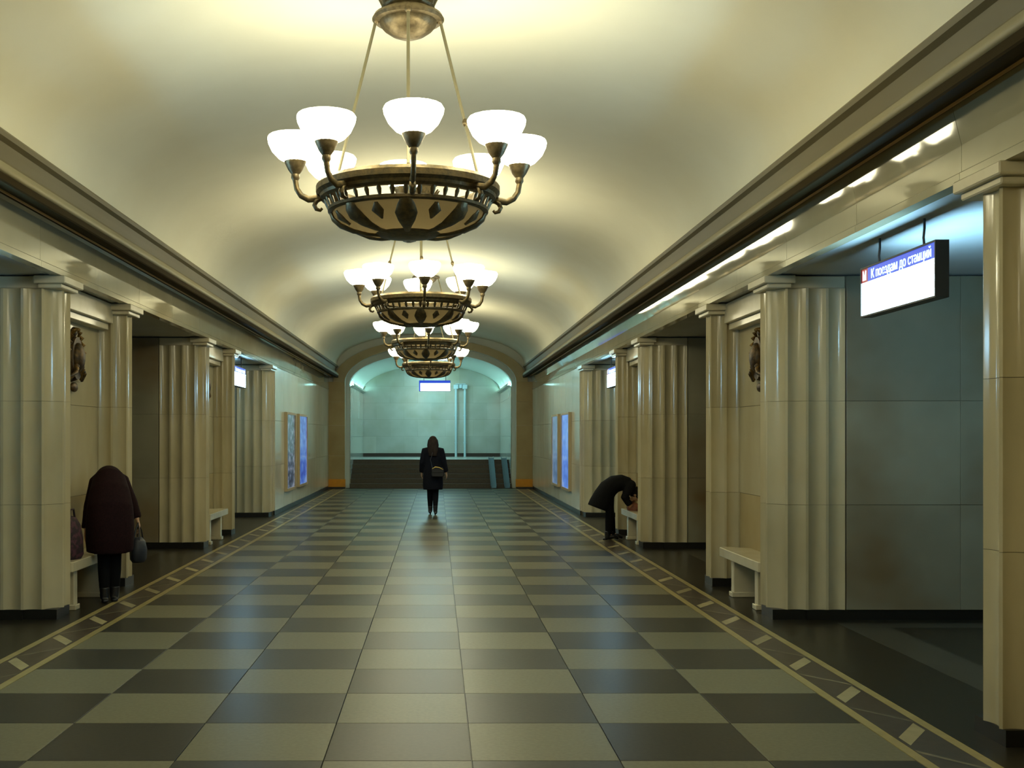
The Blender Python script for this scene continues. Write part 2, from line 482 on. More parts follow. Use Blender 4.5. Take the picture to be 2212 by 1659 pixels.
# ------------------------------------------------------------------ side walls: entablature, outer wall, far wall
def fascia_poly(s):
    if s < 0:      # the left side is plain and upright
        return [(3.24, ZENT), (HW - .012, ZENT), (HW - .012, ZENT + .05), (HW, ZENT + .06), (HW, ZENT + .40), (HW - .03, ZENT + .425), (3.24, ZENT + .425)]
    return [(3.24, ZENT), (HW - .012, ZENT), (HW - .012, ZENT + .05), (HW, ZENT + .06), (HW, ZENT + .21), (HW - .052, ZENT + .42), (HW - .06, ZENT + .425), (3.24, ZENT + .425)]
SEG = 1.6
fme = {}
for s in (-1, 1):
    mb = MB().prism(fascia_poly(s), lambda p: (s * p[0], .002, p[1]), lambda p: (s * p[0], SEG - .002, p[1]))
    fme[s] = mb.mesh('fascia_block', 'fascia')
walls = {}
for s, nm in ((-1, 'left'), (1, 'right')):
    wb = MB()
    wb.box(s * 3.22, s * 6.3, YBK, YEND + .3, ZENT + .015, ZSPR + .1)
    wall = wb.build('wall_%s' % nm, 'soff2')
    tag(wall, 'cream marble entablature and wall along the %s side of the hall' % nm, None, None, 'structure')
    walls[s] = wall
    y = YBK
    while y < YEND - .1:
        o = link('fascia_block', fme[s], wall, (0, y, 0))
        if y + SEG > YEND: o.scale = (1, (YEND + .02 - y) / SEG, 1)
        y += SEG
    ow = MB().box(s * 6.2, s * 6.4, YBK, YEND + .3, -.02, ZENT + .02).build('wall_outer_%s' % nm, 'passage')
    tag(ow, 'grey marble wall closing the %s passages at their far end' % nm, None, None, 'structure')
    # plain marble wall from the last passage to the end
    yw = Y0 + 2 * MOD + .60
    fw = MB().box(s * (HW + .03), s * 6.19, yw + .01, YEND + .3, .0, ZENT).build('wall_far_%s' % nm, 'back')
    tag(fw, 'polished marble wall with lit posters at the far end of the %s side' % nm, None, None, 'structure')
    nw = MB().box(s * (HW + .03), s * 6.19, YBK, -.02, 0, ZENT).build('wall_near_%s' % nm, 'marble')
    tag(nw, 'plain marble wall beside the viewer on the %s' % nm, None, None, 'structure')
    zc = [.09, 1.03, 1.96, ZENT]
    ncol = 9
    wl = (YEND - yw) / ncol
    for j in range(3):
        me = MB().box(s * HW, s * (HW + .03), .003, wl - .003, zc[j] + .002, zc[j + 1] - .002).mesh('wall_slab', 'wallslab', bevel=.002)
        for i in range(ncol):
            link('wall_slab', me, fw, (0, yw + i * wl, 0))
    MB().box(s * (HW + .012), s * (HW + .035), yw, YEND, 0, .09).build('baseboard', 'plinth', fw)
# wall behind the camera
wb = MB().box(-6.4, 6.4, YBK - .25, YBK, -.02, 5.0).build('wall_back', 'passage')
tag(wb, 'plain marble wall closing the hall behind the viewer', None, None, 'structure')

# ------------------------------------------------------------------ pylons with fluted columns
def flute_line(pts, depth=.028, k=7):
    out = []
    for i in range(len(pts) - 1):
        a, b = Vector(pts[i]), Vector(pts[i + 1])
        d = b - a
        nrm = Vector((d.y, -d.x)).normalized()   # set inward below
        L_ = d.length
        e = .012
        for j in range(k):
            t = j / (k - 1)
            tt = e / L_ + t * (1 - 2 * e / L_)
            q = a + d * tt
            dep = depth * math.sin(PI * t) ** .8 if 0 < t < 1 else 0.0
            out.append(q + nrm * dep)
    return out
# points as (v, u): v depth away from the hall, u along the hall from the passage edge
COLP = [(.70, 0), (.53, 0), (.35, .0), (.17, .02), (.03, .16), (.03, .36), (.19, .40), (.34, .412)]
def col_outline(P):
    # the solid lies on the side of larger v / middle u
    f = flute_line(P)
    return [(p.x, p.y) for p in f]
line = col_outline(COLP)
poly_col = line + [(.60, .412)]
# end pilaster beside the plain far wall
COLE = COLP[:5] + [(.02, .36), (.02, .58)]
poly_end = col_outline(COLE) + [(.10, .60), (.70, .60)]
courses = [(.09, 1.03), (1.03, 1.96), (1.96, ZCAP)]

def uv2(s, flip, p):
    v, u = p
    return (s * (HW + v), (PL - u) if flip else u)
cmesh = {}
for s in (-1, 1):
    for flip in (0, 1):
        for j, (za, zb) in enumerate(courses):
            mb = MB().prism(poly_col, lambda p: (*uv2(s, flip, p), za + .0015), lambda p: (*uv2(s, flip, p), zb - .0015))
            cmesh[s, flip, j] = mb.mesh('fluted_drum', 'marble', smooth=28)
    for j, (za, zb) in enumerate(courses):
        mb = MB().prism(poly_end, lambda p: (*uv2(s, 0, p), za + .0015), lambda p: (*uv2(s, 0, p), zb - .0015))
        cmesh[s, 'e', j] = mb.mesh('fluted_drum', 'marble', smooth=28)

def cap_mesh(s, flip, end=False):
    m = MB()
    u1 = .60 if end else .50
    def bx(v0, v1, u0, u1, z0, z1):
        ys = sorted(((PL - u0) if flip else u0, (PL - u1) if flip else u1))
        m.box(s * (HW + v0), s * (HW + v1), ys[0], ys[1], z0, z1)
    bx(-.045, .24, -.035, u1, ZCAP + .04, ZENT)
    bx(-.01, .21, -.01, u1 - .05, ZCAP, ZCAP + .04)
    bx(.2, .70, .025, u1 - .07, ZCAP, ZENT)
    return m.mesh('capital', 'cap', bevel=.008)
capm = {(s, f): cap_mesh(s, f) for s in (-1, 1) for f in (0, 1)}
capm.update({(s, 'e'): cap_mesh(s, 0, True) for s in (-1, 1)})

VD = 2.75    # depth of a pylon
def slab_mesh(s, kind, j):
    za, zb = courses[j]
    if j == 2: zb = ZENT
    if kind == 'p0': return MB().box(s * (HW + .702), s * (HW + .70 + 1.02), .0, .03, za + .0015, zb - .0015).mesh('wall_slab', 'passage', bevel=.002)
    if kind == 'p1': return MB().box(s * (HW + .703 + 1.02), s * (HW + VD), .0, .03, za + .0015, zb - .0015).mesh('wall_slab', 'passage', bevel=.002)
    if kind == 'n': return MB().box(s * (HW + .34), s * (HW + .37), .002, (PL - .83) / 2 - .002, za + .0015, min(zb, ZCAP) - .0015).mesh('niche_slab', 'niche' if j == 0 else 'marble', bevel=.002)
slabm = {(s, k, j): slab_mesh(s, k, j) for s in (-1, 1) for k in ('p0', 'p1', 'n') for j in range(3)}

def pylon(s, k, label):
    y0 = Y0 + k * MOD
    t = thing('pylon', label, 'pillar', (0, y0, 0), 0, 'marble pylons between the passages')
    MB().box(s * (HW + .37), s * (HW + VD - .01), .035, PL - .028, 0, ZENT).build('core', 'back', t)
    MB().box(s * (HW + .05), s * (HW + .60), .03, .38, 0, .09).build('plinth', 'plinth', t)
    MB().box(s * (HW + .05), s * (HW + .60), PL - .38, PL - .03, 0, .09).build('plinth', 'plinth', t)
    MB().box(s * (HW + .355), s * (HW + VD - .01), .012, PL - .012, 0, .09).build('plinth', 'plinth', t)
    for f in (0, 1):
        for j in range(3): link('fluted_drum', cmesh[s, f, j], t)
        link('capital', capm[s, f], t)
        for j in range(3):
            for kk in ('p0', 'p1'):
                link('wall_slab', slabm[s, kk, j], t, (0, PL - .03 if f else 0, 0))
    for j in range(3):
        for i in range(2):
            link('niche_slab', slabm[s, 'n', j], t, (0, .415 + i * (PL - .83) / 2, 0))
    mb = MB()
    mb.box(s * (HW + .22), s * (HW + .36), .42, PL - .42, 2.80, 2.87)
    mb.box(s * (HW + .17), s * (HW + .36), .42, PL - .42, 2.87, ZENT)
    mb.build('niche_lintel', 'cap', t, bevel=.006)
    return t
pylon(1, -1, 'nearest fluted marble pylon at the right edge of the picture')
pylon(-1, -1, 'fluted marble pylon left of the viewer, before the dark left passage')
pylon(1, 0, 'fluted marble pylon behind the empty bench, left of the large lit sign')
pylon(-1, 0, 'fluted marble pylon behind the person in the maroon coat')
pylon(1, 1, 'fluted marble pylon that partly hides the person bending over')
pylon(-1, 1, 'fluted marble pylon beside the brown-stained passage wall on the left')
for s, nm in ((-1, 'left'), (1, 'right')):
    t = thing('fluted_pilaster', 'fluted marble pilaster beside the lit posters on the %s wall' % nm, 'pilaster', (0, Y0 + 2 * MOD, 0), 0, 'pilasters before the plain walls')
    for j in range(3):
        link('fluted_drum', cmesh[s, 'e', j], t)
        for kk in ('p0', 'p1'): link('wall_slab', slabm[s, kk, j], t)
    link('capital', capm[s, 'e'], t)
    MB().box(s * (HW + .05), s * (HW + VD), .03, .55, 0, .09).build('plinth', 'plinth', t)
    MB().box(s * (HW + .68), s * (HW + VD - .01), .028, .55, 0.09, ZENT).build('core', 'back', t)

# ------------------------------------------------------------------ benches
def bench(s, k, label):
    y0 = Y0 + k * MOD
    t = thing('bench', label, 'bench', (s * (HW + .24), y0 + 1.13, 0), 0, 'marble benches in the pylon niches')
    v0, v1 = -.21, .095
    m = MB().prism([(v0, -.70), (v0 + .02, -.72), (v0 + .1, -.72), (v1, -.62), (v1, .62), (v0 + .1, .76), (v0 + .02, .76), (v0, .74)],
                   lambda p: (s * p[0], p[1], .375), lambda p: (s * p[0], p[1], .47))
    m.build('seat_slab', 'bench', t, bevel=.006)
    for yy in (-.50, .36):
        l = MB().box(s * (v0 + .04), s * (v1 - .02), yy - .05, yy + .05, .04, .377)
        l.box(s * (v0 + .02), s * (v1 - .02), yy - .065, yy + .065, 0, .05)
        l.build('leg', 'bench', t, bevel=.006)
    return t
bench(1, 0, 'empty white marble bench in the right niche, nearest on that side')
bench(-1, 0, 'white marble bench beside the standing person in the maroon coat')
bench(1, 1, 'white marble bench that the person in black bends over')
bench(-1, 1, 'small-looking white marble bench farther down the left side')

# ------------------------------------------------------------------ bronze emblems in the niches
def emblem(s, k, label):
    y0 = Y0 + k * MOD
    t = thing('wall_emblem', label, 'emblem', (s * (HW + .338), y0 + PL / 2, 2.38), 0, 'bronze emblems in the pylon niches')
    q = -s
    def P(x, d, z): return (q * d, x, z)
    m = MB()
    ov = [(.19 * math.cos(a), .05 + .24 * math.sin(a)) for a in [2 * PI * i / 20 for i in range(20)]]
    m.prism(ov, lambda p: P(p[0], 0, p[1]), lambda p: P(p[0] * .9, .07, p[1] * .9 + .005))
    m.build('shield', 'emblem', t, smooth=40)
    m = MB(); m.ball(P(0, .07, .06), (.07, .12, .15)); m.build('boss', 'emblem', t, smooth=60)
    for sd in (-1, 1):
        for i in range(5):
            a = -.35 - .22 * i
            x0, z0 = sd * .06, -.05 + .03 * i
            L_ = .30 - .02 * i
            dx, dz = sd * math.cos(a) * L_ * .62, math.sin(a) * L_
            MB().tube([P(x0, .03, z0), P(x0 + dx * .5, .09, z0 + dz * .5), P(x0 + dx, .05, z0 + dz)], [.012, .026, .010], 8).build(
                'banner_fold', 'gold' if i % 2 else 'emblem', t, smooth=60)
        for i in range(6):
            a = .1 + .3 * i
            MB().tube([P(sd * .20 * math.cos(a), .03, .06 + .24 * math.sin(a)), P(sd * .245 * math.cos(a + .12), .06, .06 + .285 * math.sin(a + .12)),
                       P(sd * .25 * math.cos(a + .28), .035, .06 + .29 * math.sin(a + .28))], [.006, .024, .004], 8).build('wreath_leaf', 'gold', t, smooth=60)
    for z_, r_ in ((-.24, (.03, .10, .05)), (.32, (.03, .06, .05))):
        MB().ball(P(0, .03, z_), r_).build('rosette', 'emblem', t, smooth=60)
    return t
emblem(1, 0, 'dark bronze emblem high in the niche above the empty bench')
emblem(-1, 0, 'dark bronze emblem high in the niche above the person in maroon')
emblem(1, 1, 'bronze emblem in the niche above the person bending over')
emblem(-1, 1, 'bronze emblem in the farther niche on the left')

# ------------------------------------------------------------------ hanging light boxes in the passages
def text_mesh(body, size, name):
    cu = bpy.data.curves.new(name, 'FONT')
    cu.body = body
    cu.size = size
    cu.extrude = .002
    cu.align_x = 'LEFT'
    o = bpy.data.objects.new(name, cu)
    COL.objects.link(o)
    dg = bpy.context.evaluated_depsgraph_get()
    me = bpy.data.meshes.new_from_object(o.evaluated_get(dg))
    bpy.data.objects.remove(o)
    return me
LET = text_mesh('К поездам до станций', .082, 'lettering')
LET.materials.clear(); LET.materials.append(M['signtext'])
LETM = text_mesh('М', .085, 'letter')
LETM.materials.clear(); LETM.materials.append(M['signtext'])
lw = max(v.co.x for v in LET.vertices)
def sign(s, yc, label):
    W, H, D = 1.29, .37, .09
    t = thing('hanging_sign', label, 'sign', (s * (HW + .24 + D / 2), yc, 2.54), 0, 'lit signs hanging in the passages')
    # u runs left to right as read from the hall
    def B(nm, u0, u1, d0, d1, z0, z1, m, par=t):
        y = sorted((-s * u0, -s * u1))
        return MB().box(s * d0, s * d1, y[0], y[1], z0, z1).build(nm, m, par)
    f = .012
    B('housing_top', -W / 2, W / 2, -D / 2, D / 2, H - f, H, 'steel')
    B('housing_bottom', -W / 2, W / 2, -D / 2, D / 2, 0, f, 'steel')
    B('housing_end', -W / 2, -W / 2 + f, -D / 2, D / 2, f, H - f, 'steel')
    B('housing_end', W / 2 - f, W / 2, -D / 2, D / 2, f, H - f, 'steel')
    zb = H - .115
    for fd in (-1, 1):                      # both faces are lit
        d0, d1 = fd * (D / 2 - .02), fd * (D / 2 - .006)
        B('lit_panel', -W / 2 + f, W / 2 - f, d0, d1, f, zb, 'signlit')
        pb = B('blue_band', -W / 2 + f + .12, W / 2 - f, d0, d1, zb, H - f, 'signblue')
        pr = B('red_band', -W / 2 + f, -W / 2 + f + .12, d0, d1, zb, H - f, 'signred')
        for me, u, sz in ((LET, -W / 2 + .20, (W - .27) / lw), (LETM, -W / 2 + .035, 1.0)):
            o = bpy.data.objects.new('lettering', me)
            COL.objects.link(o)
            o.parent = t
            nx = -s if fd < 0 else s        # outward normal along x
            d = s * fd * (D / 2 - .004)
            z = zb + .016
            # text x axis, y axis up, z axis = outward normal
            nv = Vector((nx, 0, 0)); up = Vector((0, 0, 1)); xa = up.cross(nv)
            Mx = Matrix((xa, up, nv)).transposed().to_4x4()
            Mx.translation = Vector((d, 0, z)) + xa * u
            o.matrix_local = Mx @ Matrix.Diagonal((sz, 1.18, 1, 1))
    for u in (-.38, .38):
        MB().tube([(0, u, H), (0, u + .015, H + .06), (0, u, H + .12), (0, u, ZENT - 2.54 + .02)], [.009] * 4, 8).build('hanger', 'steel', t, smooth=60)
    return t
Y1 = Y0 - (MOD - PL) / 2 - .33
Y3 = Y1 + 2 * MOD
sign(1, Y1, 'large white lit sign with blue lettered band hanging in the nearest right passage')
sign(-1, Y1, 'lit sign hanging in the nearest left passage, beyond the picture edge')
sign(1, Y3, 'distant white lit sign showing beside a column above the bending person')
sign(-1, Y3, 'distant white lit sign showing beside a column on the left')

# ------------------------------------------------------------------ lit posters on the far walls
def poster(s, ya, yb, m, label):
    t = thing('lit_poster', label, 'poster', (s * HW, (ya + yb) / 2, .42), 0, 'lit posters on the far walls')
    w2, h = (yb - ya) / 2, 1.75
    f = .05
    for a in ((-w2, w2, 0, f), (-w2, w2, h - f, h), (-w2, -w2 + f, f, h - f), (w2 - f, w2, f, h - f)):
        MB().box(-s * .002, -s * .07, a[0], a[1], a[2], a[3]).build('frame_bar', 'posterframe', t)
    MB().box(-s * .004, -s * .045, -w2 + f, w2 - f, f, h - f).build('lit_sheet', m, t)
    return t
poster(1, 24.95, 26.5, 'post1', 'bright blue lit poster next to the pilaster on the right wall')
poster(1, 27.2, 28.7, 'post2', 'steel blue lit poster nearer the stairs on the right wall')
poster(-1, 24.95, 26.5, 'post3', 'grey and white photo poster next to the pilaster on the left wall')
poster(-1, 27.2, 28.9, 'post4', 'deep blue lit poster nearer the stairs on the left wall')

# ------------------------------------------------------------------ chandeliers
def chandelier(label):
    t = thing('chandelier', label, 'chandelier', (0, 0, 0), 0, 'chandeliers down the middle of the vault')
    # canopy at the vault
    c = MB().lathe([(0, 4.395), (.06, 4.400), (.12, 4.425), (.17, 4.460), (.195, 4.490), (.20, 4.510), (.235, 4.515), (.245, 4.535), (.235, 4.555), (.18, 4.560),
                    (.17, 4.590), (.185, 4.610), (.17, 4.630), (.165, 4.760), (.20, 4.785), (.20, 4.82), (0, 4.82)], 32).build('canopy', 'bronze2', t, smooth=35)
    for i in range(16):
        a = 2 * PI * i / 16
        MB().tube([(.17 * math.cos(a), .17 * math.sin(a), 4.620), (.20 * math.cos(a), .20 * math.sin(a), 4.680), (.23 * math.cos(a), .23 * math.sin(a), 4.725)],
                  [(.028, .012), (.03, .012), (.008, .008)], 8, side=(-math.sin(a), math.cos(a), 0)).build('leaf', 'bronze', c, smooth=60)
    for i in range(4):
        a = PI / 2 * i + .03
        p0 = Vector((.22 * math.cos(a), .22 * math.sin(a), 4.530)); p1 = Vector((.50 * math.cos(a), .50 * math.sin(a), 3.385))
        r = MB().tube([p0, p1], [.011, .011], 8).build('suspension_rod', 'rod', t, smooth=60)
        mid = p0.lerp(p1, .62)
        MB().ball(p0, (.03, .03, .035), 10, 7).build('knuckle', 'bronze2', r, smooth=60)
        MB().ball(mid, (.02, .02, .03), 10, 7).build('knuckle', 'bronze2', r, smooth=60)
        MB().ball(p1, (.025, .025, .035), 10, 7).build('knuckle', 'bronze2', r, smooth=60)
    # bowl
    MB().lathe([(.50, 3.375), (.55, 3.39), (.615, 3.385), (.635, 3.36), (.635, 3.32), (.61, 3.30), (.605, 3.28), (.585, 3.265), (.55, 3.265), (.54, 3.30), (.50, 3.32), (.50, 3.375)],
               48).build('rim', 'bronze', t, smooth=35)
    MB().lathe([(.535, 3.215), (.555, 3.21), (.555, 3.19), (.53, 3.18), (.51, 3.19), (.515, 3.21), (.535, 3.215)], 48).build('hoop', 'bronze', t, smooth=40)
    for i in range(40):
        a = 2 * PI * i / 40
        ca, sa = math.cos(a), math.sin(a)
        b = MB().tube([(.578 * ca, .578 * sa, 3.272), (.565 * ca, .565 * sa, 3.245), (.547 * ca, .547 * sa, 3.205)], [(.010, .008), (.018, .010), (.010, .008)], 6, side=(-sa, ca, 0))
        b.build('openwork_bar', 'bronze' if i % 2 else 'bronze2', t, smooth=50)
    prof = [(.525, 3.195), (.508, 3.152), (.46, 3.108), (.375, 3.072), (.275, 3.050), (.19, 3.043)]
    for i in range(8):
        a0, a1 = 2 * PI * (i + .02) / 8, 2 * PI * (i + .98) / 8
        MB().lathe(prof, 6, (0, 0, 0), a0, a1).build('glass_panel', 'glass', t, smooth=60)
    for i in range(8):
        a = 2 * PI * i / 8
        ca, sa = math.cos(a), math.sin(a)
        pts = [(r * ca * 1.012, r * sa * 1.012, z - .006) for r, z in prof]
        rb = MB().tube(pts, [(.035, .016), (.06, .018), (.075, .018), (.055, .016), (.03, .014), (.02, .012)], 10, side=(-sa, ca, 0)).build('rib_leaf', 'bronze', t, smooth=60)
        a2 = a + PI / 8
        c2, s2 = math.cos(a2), math.sin(a2)
        MB().tube([(.518 * c2, .518 * s2, 3.170), (.488 * c2, .488 * s2, 3.122), (.42 * c2, .42 * s2, 3.082)], [(.012, .010), (.045, .014), (.008, .008)], 10,
                  side=(-s2, c2, 0)).build('leaf_ornament', 'bronze2', t, smooth=60)
    MB().lathe([(.215, 3.058), (.225, 3.042), (.20, 3.030), (.15, 3.027), (.13, 3.018), (.07, 3.012), (0, 3.008)], 32).build('boss', 'bronze', t, smooth=40)
    # arms with opal bowls
    lampm = MB().lathe([(0, 3.522), (.06, 3.524), (.115, 3.553), (.16, 3.60), (.186, 3.655), (.192, 3.69), (.182, 3.706), (.10, 3.716), (.06, 3.732), (0, 3.738)], 18).mesh('opal_bowl', 'lamp', smooth=60)
    cupm = MB().lathe([(.018, 3.40), (.03, 3.42), (.028, 3.445), (.05, 3.475), (.072, 3.52), (.082, 3.545), (.074, 3.545), (.06, 3.52), (0, 3.50)], 16).mesh('lamp_cup', 'bronze2', smooth=40)
    for i in range(8):
        a = 2 * PI * i / 8 - PI / 2 + .07
        ca, sa = math.cos(a), math.sin(a)
        pr = [(.56, 3.30), (.62, 3.285), (.685, 3.275), (.735, 3.30), (.765, 3.345), (.775, 3.405)]
        ar = MB().tube([(r * ca, r * sa, z) for r, z in pr], [(.022, .028), (.02, .026), (.018, .024), (.018, .022), (.017, .02), (.02, .02)], 10, side=(-sa, ca, 0)).build('arm', 'bronze', t, smooth=60)
        sp_ = [(.60, 3.285), (.632, 3.265), (.645, 3.235), (.632, 3.208), (.605, 3.20), (.592, 3.215)]
        MB().tube([(r * ca, r * sa, z) for r, z in sp_], [(.018, .018), (.022, .018), (.024, .016), (.02, .014), (.016, .012), (.01, .01)], 8, side=(-sa, ca, 0)).build('scroll', 'bronze', ar, smooth=60)
        o = link('lamp_cup', cupm, t, (.775 * ca, .775 * sa, 0))
        o = link('opal_bowl', lampm, t, (.775 * ca, .775 * sa, 0))
        o['label'] = 'glowing white opal glass bowl'
    return t
CH = [('chandelier at the back of the hall, behind the viewer', 7.85 - 2 * MOD),
      ('chandelier hanging before the first arch of light, above the viewer', 7.85 - MOD),
      ('largest and nearest bronze chandelier with eight glowing bowls', 7.85),
      ('second bronze chandelier, right below the nearest one in the picture', 7.85 + MOD),
      ('third bronze chandelier, between the second and the farthest', 7.85 + 2 * MOD),
      ('farthest bronze chandelier, in front of the end arch', 7.85 + 3 * MOD)]
proto = None
for lab, y in CH:
    o = chandelier(lab) if proto is None else copy_tree(proto)
    if proto is None: proto = o
    o['label'] = lab
    o.location = (0, y, 0)

# ------------------------------------------------------------------ end portal and stair room
def arch(hw, zs, za, n=32):
    out = [(hw, 0.0)]
    for i in range(n + 1):
        a = PI * i / n
        out.append((hw * math.cos(a), zs + (za - zs) * math.sin(a)))
    out.append((-hw, 0.0))
    return out
def ring_solid(mb, inner, outer, y0, y1):
    n = len(inner)
    vs_ = [(x, y0, z) for x, z in inner] + [(x, y0, z) for x, z in outer] + [(x, y1, z) for x, z in inner] + [(x, y1, z) for x, z in outer]
    fs = []
    for i in range(n - 1):
        fs += [(i, i + 1, n + i + 1, n + i), (2 * n + i, 3 * n + i, 3 * n + i + 1, 2 * n + i + 1),
               (i, 2 * n + i, 2 * n + i + 1, i + 1), (n + i, n + i + 1, 3 * n + i + 1, 3 * n + i)]
    fs += [(0, n, 3 * n, 2 * n), (n - 1, 3 * n - 1, 4 * n - 1, 2 * n - 1)]
    return mb.add(vs_, fs)
OW, OS, OA = 2.66, 3.32, 4.43
we = ring_solid(MB(), arch(OW + .02, OS, OA + .02), arch(3.6, OS + .3, 5.1), YEND + .06, YEND + .55).build('wall_far', 'endplaster', smooth=30)
tag(we, 'end wall with the wide arched opening to the stairs', None, None, 'structure')
# arch stones and pilasters of the portal, in front of the wall
n = 13
ain, aout = arch(OW, OS, OA, 52)[1:-1], arch(OW + .36, OS, OA + .22, 52)[1:-1]
for i in range(n):
    a, b = i * 4, i * 4 + 5
    ring_solid(MB(), ain[a:b], aout[a:b], YEND - .03, YEND + .10).build('arch_stone', 'ring', we)
for s in (-1, 1):
    for j, (za, zb) in enumerate(((.30, 1.03), (1.03, 1.96), (1.96, 2.7), (2.7, OS))):
        MB().box(s * OW, s * (HW + .02), YEND - .03, YEND + .10, za + .0015, zb - .0015).build('pilaster_block', 'portal', we)
    MB().box(s * (OW - .015), s * (HW + .02), YEND - .05, YEND + .10, .06, .30).build('amber_plinth', 'amber', we)
    MB().box(s * (OW - .01), s * (HW + .02), YEND - .04, YEND + .10, 0, .06).build('plinth', 'plinth', we)
RW, RS, RA, YR = 2.56, 3.25, 4.24, 42.0
room = MB()
ri = arch(RW, RS, RA)
ro = arch(RW + .25, RS, RA + .25)
cr = ring_solid(MB(), ri, ro, YEND + .5, YR + .2).build('ceiling_stair_room', 'endplaster', smooth=40)
tag(cr, 'arched plaster vault of the stair room lit blue-green', None, None, 'structure')
bw = MB().prism([(x, z) for x, z in arch(RW + .1, RS, RA + .1)], lambda p: (p[0], YR + .03, p[1]), lambda p: (p[0], YR + .2, p[1])).build('wall_end', 'back')
tag(bw, 'end wall of pale marble slabs behind the stairs', None, None, 'structure')
# slabs clipped to the arch
def zarch(x):
    q = max(0.0, 1 - (x / RW) ** 2)
    return RS + (RA - RS) * math.sqrt(q)
cw = 2 * RW / 5
zrow = [1.0, 1.62, 2.24, 2.86, 3.48, 4.3]
for r in range(5):
    off = 0 if r % 2 else cw / 2
    x = -RW - off
    while x < RW - .01:
        xa, xb = max(x, -RW), min(x + cw, RW)
        if xb - xa > .05:
            za, zb = zrow[r], zrow[r + 1]
            k = 8
            top = [(xa + (xb - xa) * i / k, min(zb, zarch(xa + (xb - xa) * i / k))) for i in range(k, -1, -1)]
            if max(t_[1] for t_ in top) > za + .06:
                top = [(px, max(pz, za + .001) - .002) for px, pz in top]
                MB().prism([(xa + .002, za + .002), (xb - .002, za + .002)] + top, lambda p: (p[0], YR, p[1]), lambda p: (p[0], YR + .03, p[1])).build('wall_slab', 'endwall', bw)
        x += cw
MB().box(-RW, RW, YR - .03, YR + .03, .87, 1.0).build('plinth', 'plinth', bw)
for s, nm in ((-1, 'left'), (1, 'right')):      # marble side walls and ledge of the stair room
    sw = MB().box(s * (RW + .005), s * (RW + .2), YEND + .56, YR, 0, 3.2).build('wall_stairs_%s' % nm, 'back')
    tag(sw, 'marble side wall of the stair room on the %s' % nm, None, None, 'structure')
    for i in range(4):
        ya, yb = YEND + .56 + i * 1.55, YEND + .56 + (i + 1) * 1.55
        for j, (za, zb) in enumerate(((.0, 1.0), (1.0, 1.62), (1.62, 2.24), (2.24, 2.86), (2.86, 3.2))):
            MB().box(s * (RW - .03), s * (RW + .01), ya + .002, min(yb, YR) - .002, za + .002, zb - .002).build('side_slab', 'endwall', sw)
    MB().prism([(RW - .02, 3.20), (RW - .14, 3.24), (RW - .14, 3.30), (RW - .12, 3.30), (RW - .12, 3.25), (RW - .02, 3.22)],
               lambda p: (s * p[0], YEND + .75, p[1]), lambda p: (s * p[0], YR - .02, p[1])).build('ledge', 'endwall', cr)
# stairs
st = thing('staircase', 'broad dark granite steps rising to the landing under the end arch', 'stairs', (0, YEND + .25, 0))
NS, RI, TR = 6, .145, .30
for i in range(NS):
    b = TR * NS + .1
    o = MB().box(-RW + .032, RW - .032, i * TR, b, i * RI + .001, (i + 1) * RI).build('step', 'step', st, bevel=.004)
    MB().box(-RW + .032, RW - .032, i * TR - .006, i * TR + .05, (i + 1) * RI - .012, (i + 1) * RI + .003).build('nosing', 'nose', o)
MB().box(-RW + .032, RW - .032, TR * NS - .2, YR - YEND - .27, NS * RI - .1, NS * RI + .002).build('landing', 'landing', st)
# stroller ramp
rp = thing('stroller_ramp', 'pale steel stroller ramp rails lying on the right of the stairs', 'ramp', (0, YEND + .25, 0))
for xr in (1.96, 2.38):
    m = MB()
    dz = NS * RI
    a, b = (-.30, .012), (TR * NS - .25, dz + .03)
    for (x0, x1, h) in ((xr - .09, xr + .09, .02), (xr - .09, xr - .075, .07), (xr + .075, xr + .09, .07)):
        m.add([(x0, a[0], a[1]), (x1, a[0], a[1]), (x1, a[0], a[1] + h), (x0, a[0], a[1] + h), (x0, b[0], b[1]), (x1, b[0], b[1]), (x1, b[0], b[1] + h), (x0, b[0], b[1] + h)],
              [(0, 1, 2, 3), (7, 6, 5, 4), (0, 4, 5, 1), (1, 5, 6, 2), (2, 6, 7, 3), (3, 7, 4, 0)])
    m.build('rail', 'channel', rp)
# wall pipes with boxes
for x, lab in ((.90, 'left of the two pale vertical pipes on the end wall'), (1.23, 'right of the two pale vertical pipes on the end wall')):
    t = thing('wall_pipe', lab, 'pipe', (x, YR - .12, .872), 0, 'pale pipes on the end wall')
    MB().tube([(0, 0, 0), (0, 0, 2.62)], [.042, .042], 12).build('pipe', 'pipe', t, smooth=60)
    MB().box(-.09, .09, -.05, .10, 2.50, 2.66).build('junction_box', 'pipe', t, bevel=.01)
    for z in (.5, 1.5): MB().box(-.055, .055, -.01, .12, z, z + .03).build('bracket', 'pipe', t)
t = thing('conduit_box', 'small pale box between the tops of the two wall pipes', 'box', (1.07, YR - .07, 3.40))
MB().box(-.06, .06, -.05, .07, 0, .14).build('box', 'pipe', t, bevel=.01)
MB().tube([(-.19, 0, .16), (.19, 0, .16)], [.015, .015], 8).build('conduit', 'pipe', t, smooth=60)
# hanging sign of the stairs
t = thing('hanging_sign', 'wide white lit sign with blue edge hanging under the end arch', 'sign', (.13, YEND + 1.0, 3.06))
MB().box(-.50, .50, -.03, .06, 0, .35).build('housing', 'steel', t)
MB().box(-.46, .49, -.04, -.028, .01, .26).build('lit_panel', 'endlit', t)
MB().box(-.50, .49, -.038, -.028, .26, .345).build('blue_band', 'signblue', t)
MB().box(-.50, -.46, -.038, -.028, .01, .26).build('blue_band', 'signblue', t)
for x in (-.35, .35): MB().tube([(x, .015, .35), (x, .015, 1.14)], [.008, .008], 8).build('hanger', 'steel', t, smooth=60)
